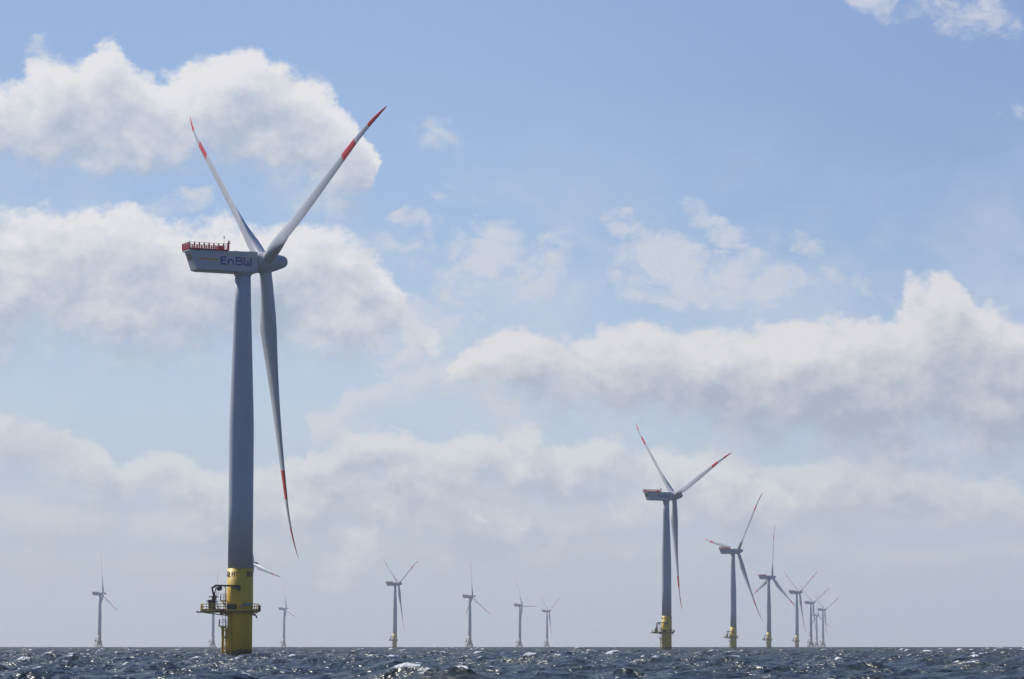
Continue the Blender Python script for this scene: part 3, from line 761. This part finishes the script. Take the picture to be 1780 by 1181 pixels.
# ------------------------------------------------------------------ sea
def build_sea():
    rng = np.random.default_rng(11)
    # distances of the rings
    d = [1.5]
    while d[-1] < 200: d.append(d[-1] * 1.035 + 0.02)
    while d[-1] < 750: d.append(d[-1] + 0.46)
    while d[-1] < 9000: d.append(d[-1] + max(0.46, (d[-1] - 480) * 0.0019))
    d = np.array(d, np.float32)
    a = np.concatenate([np.linspace(-180, -13.2, 60)[:-1], np.linspace(-13.2, 13.2, 960), np.linspace(13.2, 180, 60)[1:-1]])
    a = np.radians(a).astype(np.float32)
    nr, na = len(d), len(a)
    sp = np.gradient(d)
    x = (d[:, None] * np.sin(a)[None, :]).astype(np.float32)
    y = (d[:, None] * np.cos(a)[None, :]).astype(np.float32)
    z = np.zeros_like(x); ox = np.zeros_like(x); oy = np.zeros_like(x); jac = np.zeros_like(x); lost = np.zeros(nr)
    lam = np.geomspace(1.2, 52, 104)
    wind = math.atan2(-0.43, -0.90)
    cst = 0.0040
    for L in lam:
        L *= 1 + 0.03 * rng.standard_normal()
        th = wind + rng.normal(0, 0.55 if L > 8 else 0.85)
        k = 2 * np.pi / L; A = cst * L * (1.5 if L > 9 else 1.3 if L > 4 else 1.2) * abs(1 + 0.35 * rng.standard_normal())
        if L > 22: A *= 22 / L
        w = np.clip((L / np.maximum(sp, d * 0.00048 * 1.2) - 2.0) / 2.5, 0, 1).astype(np.float32)
        lost += (1 - w) * (A * k) ** 2
        rows = w > 0
        if not rows.any(): continue
        ph = (k * (x[rows] * math.cos(th) + y[rows] * math.sin(th)) + rng.uniform(0, 6.283)).astype(np.float32)
        c = np.cos(ph) * w[rows][:, None]; s = np.sin(ph) * w[rows][:, None]
        z[rows] += A * c
        ox[rows] -= 0.95 * A * math.cos(th) * s; oy[rows] -= 0.95 * A * math.sin(th) * s
        if L > 3.0: jac[rows] += A * k * c
    x += ox; y += oy
    far = np.clip((d - 700) / 4000, 0, 1)[:, None]
    foam = np.clip((jac - (0.47 - 0.24 * far)) / 0.16, 0, 1).astype(np.float32) * np.clip((z + 0.05) / 0.35, 0, 1)
    for (tx, ty) in ((-53.1, 597.4), (77.9, 1541.6), (176.6, 2442.2)):      # wash round the nearest columns
        q = np.hypot(x - tx, y - ty); foam = np.maximum(foam, np.clip(1.25 - np.abs(q - 2.6) / 1.5, 0, 0.8)).astype(np.float32)
    me = bpy.data.meshes.new('sea')
    nv = nr * na
    co = np.stack([x, y, z], -1).reshape(-1, 3).astype(np.float32)
    i = np.arange(nr - 1)[:, None] * na; j = np.arange(na)[None, :]; jn = (j + 1) % na
    quads = np.stack([i + j, i + jn, i + na + jn, i + na + j], -1).reshape(-1, 4)[:, ::-1].astype(np.int32)
    nf = len(quads)
    me.vertices.add(nv); me.vertices.foreach_set('co', co.ravel())
    me.loops.add(nf * 4); me.loops.foreach_set('vertex_index', quads.ravel())
    me.polygons.add(nf); me.polygons.foreach_set('loop_start', np.arange(0, nf * 4, 4, dtype=np.int32))
    me.update(calc_edges=True)
    me.polygons.foreach_set('use_smooth', np.ones(nf, bool))
    ch = me.attributes.new('chop', 'FLOAT', 'POINT'); ch.data.foreach_set('value', np.repeat((lost / lost.max()).astype(np.float32), na))   # slope of the waves too short for the mesh at that range
    at = me.attributes.new('foam', 'FLOAT', 'POINT'); at.data.foreach_set('value', foam.ravel())
    o = bpy.data.objects.new('sea', me); col.objects.link(o); o['kind'] = 'structure'
    m = bpy.data.materials.new('sea_water'); m.use_nodes = True
    N = NT(m.node_tree); b = N.n['Principled BSDF']
    t = N.n.new('ShaderNodeTexCoord')
    px, py, pz = N.sep(t.outputs['Object'])
    # wind ripples, stretched across the wind
    v = N.comb(N.add(N.mul(px, 0.90), N.mul(py, 0.43)), N.add(N.mul(px, -0.25), N.mul(py, 0.55)), pz)
    r1 = N.noise(v, 0.42, 3, 0.55).outputs['Fac']
    r2 = N.noise(v, 1.3, 2, 0.5).outputs['Fac']
    bump = N.n.new('ShaderNodeBump'); bump.inputs['Strength'].default_value = 1.0; bump.inputs['Distance'].default_value = 1.0
    N.l.new(N.add(N.mul(r1, 1.5), N.mul(r2, 0.45)), bump.inputs['Height'])
    af = N.n.new('ShaderNodeAttribute'); af.attribute_name = 'foam'
    fo = N.noise(N.comb(px, py, N.mul(pz, 2.0)), 1.8, 6, 0.75).outputs['Fac']
    f = N.ss(N.add(N.mul(af.outputs['Fac'], 0.78), N.mul(N.sub(fo, 0.5), 2.2)), 0.40, 0.75)
    f = N.mul(f, N.ss(af.outputs['Fac'], 0.0, 0.12))
    body = N.mix(N.noise(t.outputs['Object'], 0.05, 3, 0.5).outputs['Fac'], (0.040, 0.049, 0.046), (0.052, 0.064, 0.056))
    N.l.new(N.mix(f, body, (0.78, 0.80, 0.80)), b.inputs['Base Color'])
    ac = N.n.new('ShaderNodeAttribute'); ac.attribute_name = 'chop'
    N.l.new(N.m('ADD', N.mad(f, 0.6, 0.29), N.mul(ac.outputs['Fac'], 0.30), clamp=True), b.inputs['Roughness'])
    N.l.new(N.mad(ac.outputs['Fac'], -0.18, 0.32), b.inputs['Specular IOR Level'])
    b.inputs['IOR'].default_value = 1.333; b.inputs['Specular Tint'].default_value = (1.0, 0.97, 0.88, 1); b.inputs['Specular IOR Level'].default_value = 0.36
    N.l.new(bump.outputs[0], b.inputs['Normal'])
    me.materials.append(m)
    return o
build_sea()

# ------------------------------------------------------------------ a gull far off
def gull():
    mb = MB()
    body = [(0.0, -0.30), (0.05, -0.24), (0.085, -0.08), (0.09, 0.05), (0.06, 0.2), (0.02, 0.32), (0.0, 0.36)]
    mb.lathe([(max(r, .004), z) for r, z in body], 12, 0, Matrix.Rotation(R(-90), 4, 'X'))
    for s in (-1, 1):
        st = [(0.06, 0.00, 0.02, 0.24), (0.32, 0.06, 0.16, 0.24), (0.62, -0.02, 0.15, 0.16), (0.92, -0.16, 0.02, 0.05)]
        v = []
        for xx, yy, zz, ch in st:
            v += [(s * xx, yy + ch / 2, zz), (s * xx, yy - ch / 2, zz - .01), (s * xx, yy, zz + .03)]
        f = []
        for k in range(3):
            for i in range(3):
                f.append((k * 3 + i, k * 3 + (i + 1) % 3, k * 3 + 3 + (i + 1) % 3, k * 3 + 3 + i))
        f.append((9, 10, 11)); mb.add(v, f, 1, False)
    mb.add([(-.04, -.3, 0), (.04, -.3, 0), (.09, -.46, 0), (-.09, -.46, 0), (0, -.38, .03)], [(0, 1, 4), (1, 2, 4), (2, 3, 4), (3, 0, 4), (0, 3, 2, 1)], 0)
    o = mb.build('seagull', [mat('gull_white', (0.5, 0.5, 0.5)), mat('gull_grey', (0.2, 0.21, 0.23))])
    o.location = (10.6, 1000.0, CAM_H + 32.6); o.rotation_euler = (R(5), R(12), R(30))
    o['label'] = 'lone seagull gliding high above the horizon with wings spread'; o['category'] = 'bird'
gull()

# ------------------------------------------------------------------ haze
def haze():
    mb = MB(); mb.box((0, 0, 68.5), (19400, 19400, 151.0))     # z from -7 to 144
    m = bpy.data.materials.new('sea_haze'); m.use_nodes = True
    N = NT(m.node_tree); N.n.remove(N.n['Principled BSDF'])
    pv = N.n.new('ShaderNodeVolumePrincipled')
    pv.inputs['Color'].default_value = (0.93, 0.96, 0.98, 1); pv.inputs['Density'].default_value = 6.5e-5
    pv.inputs['Anisotropy'].default_value = 0.2
    N.l.new(pv.outputs[0], N.n['Material Output'].inputs['Volume'])
    o = mb.build('haze', m); o['kind'] = 'stuff'
haze()
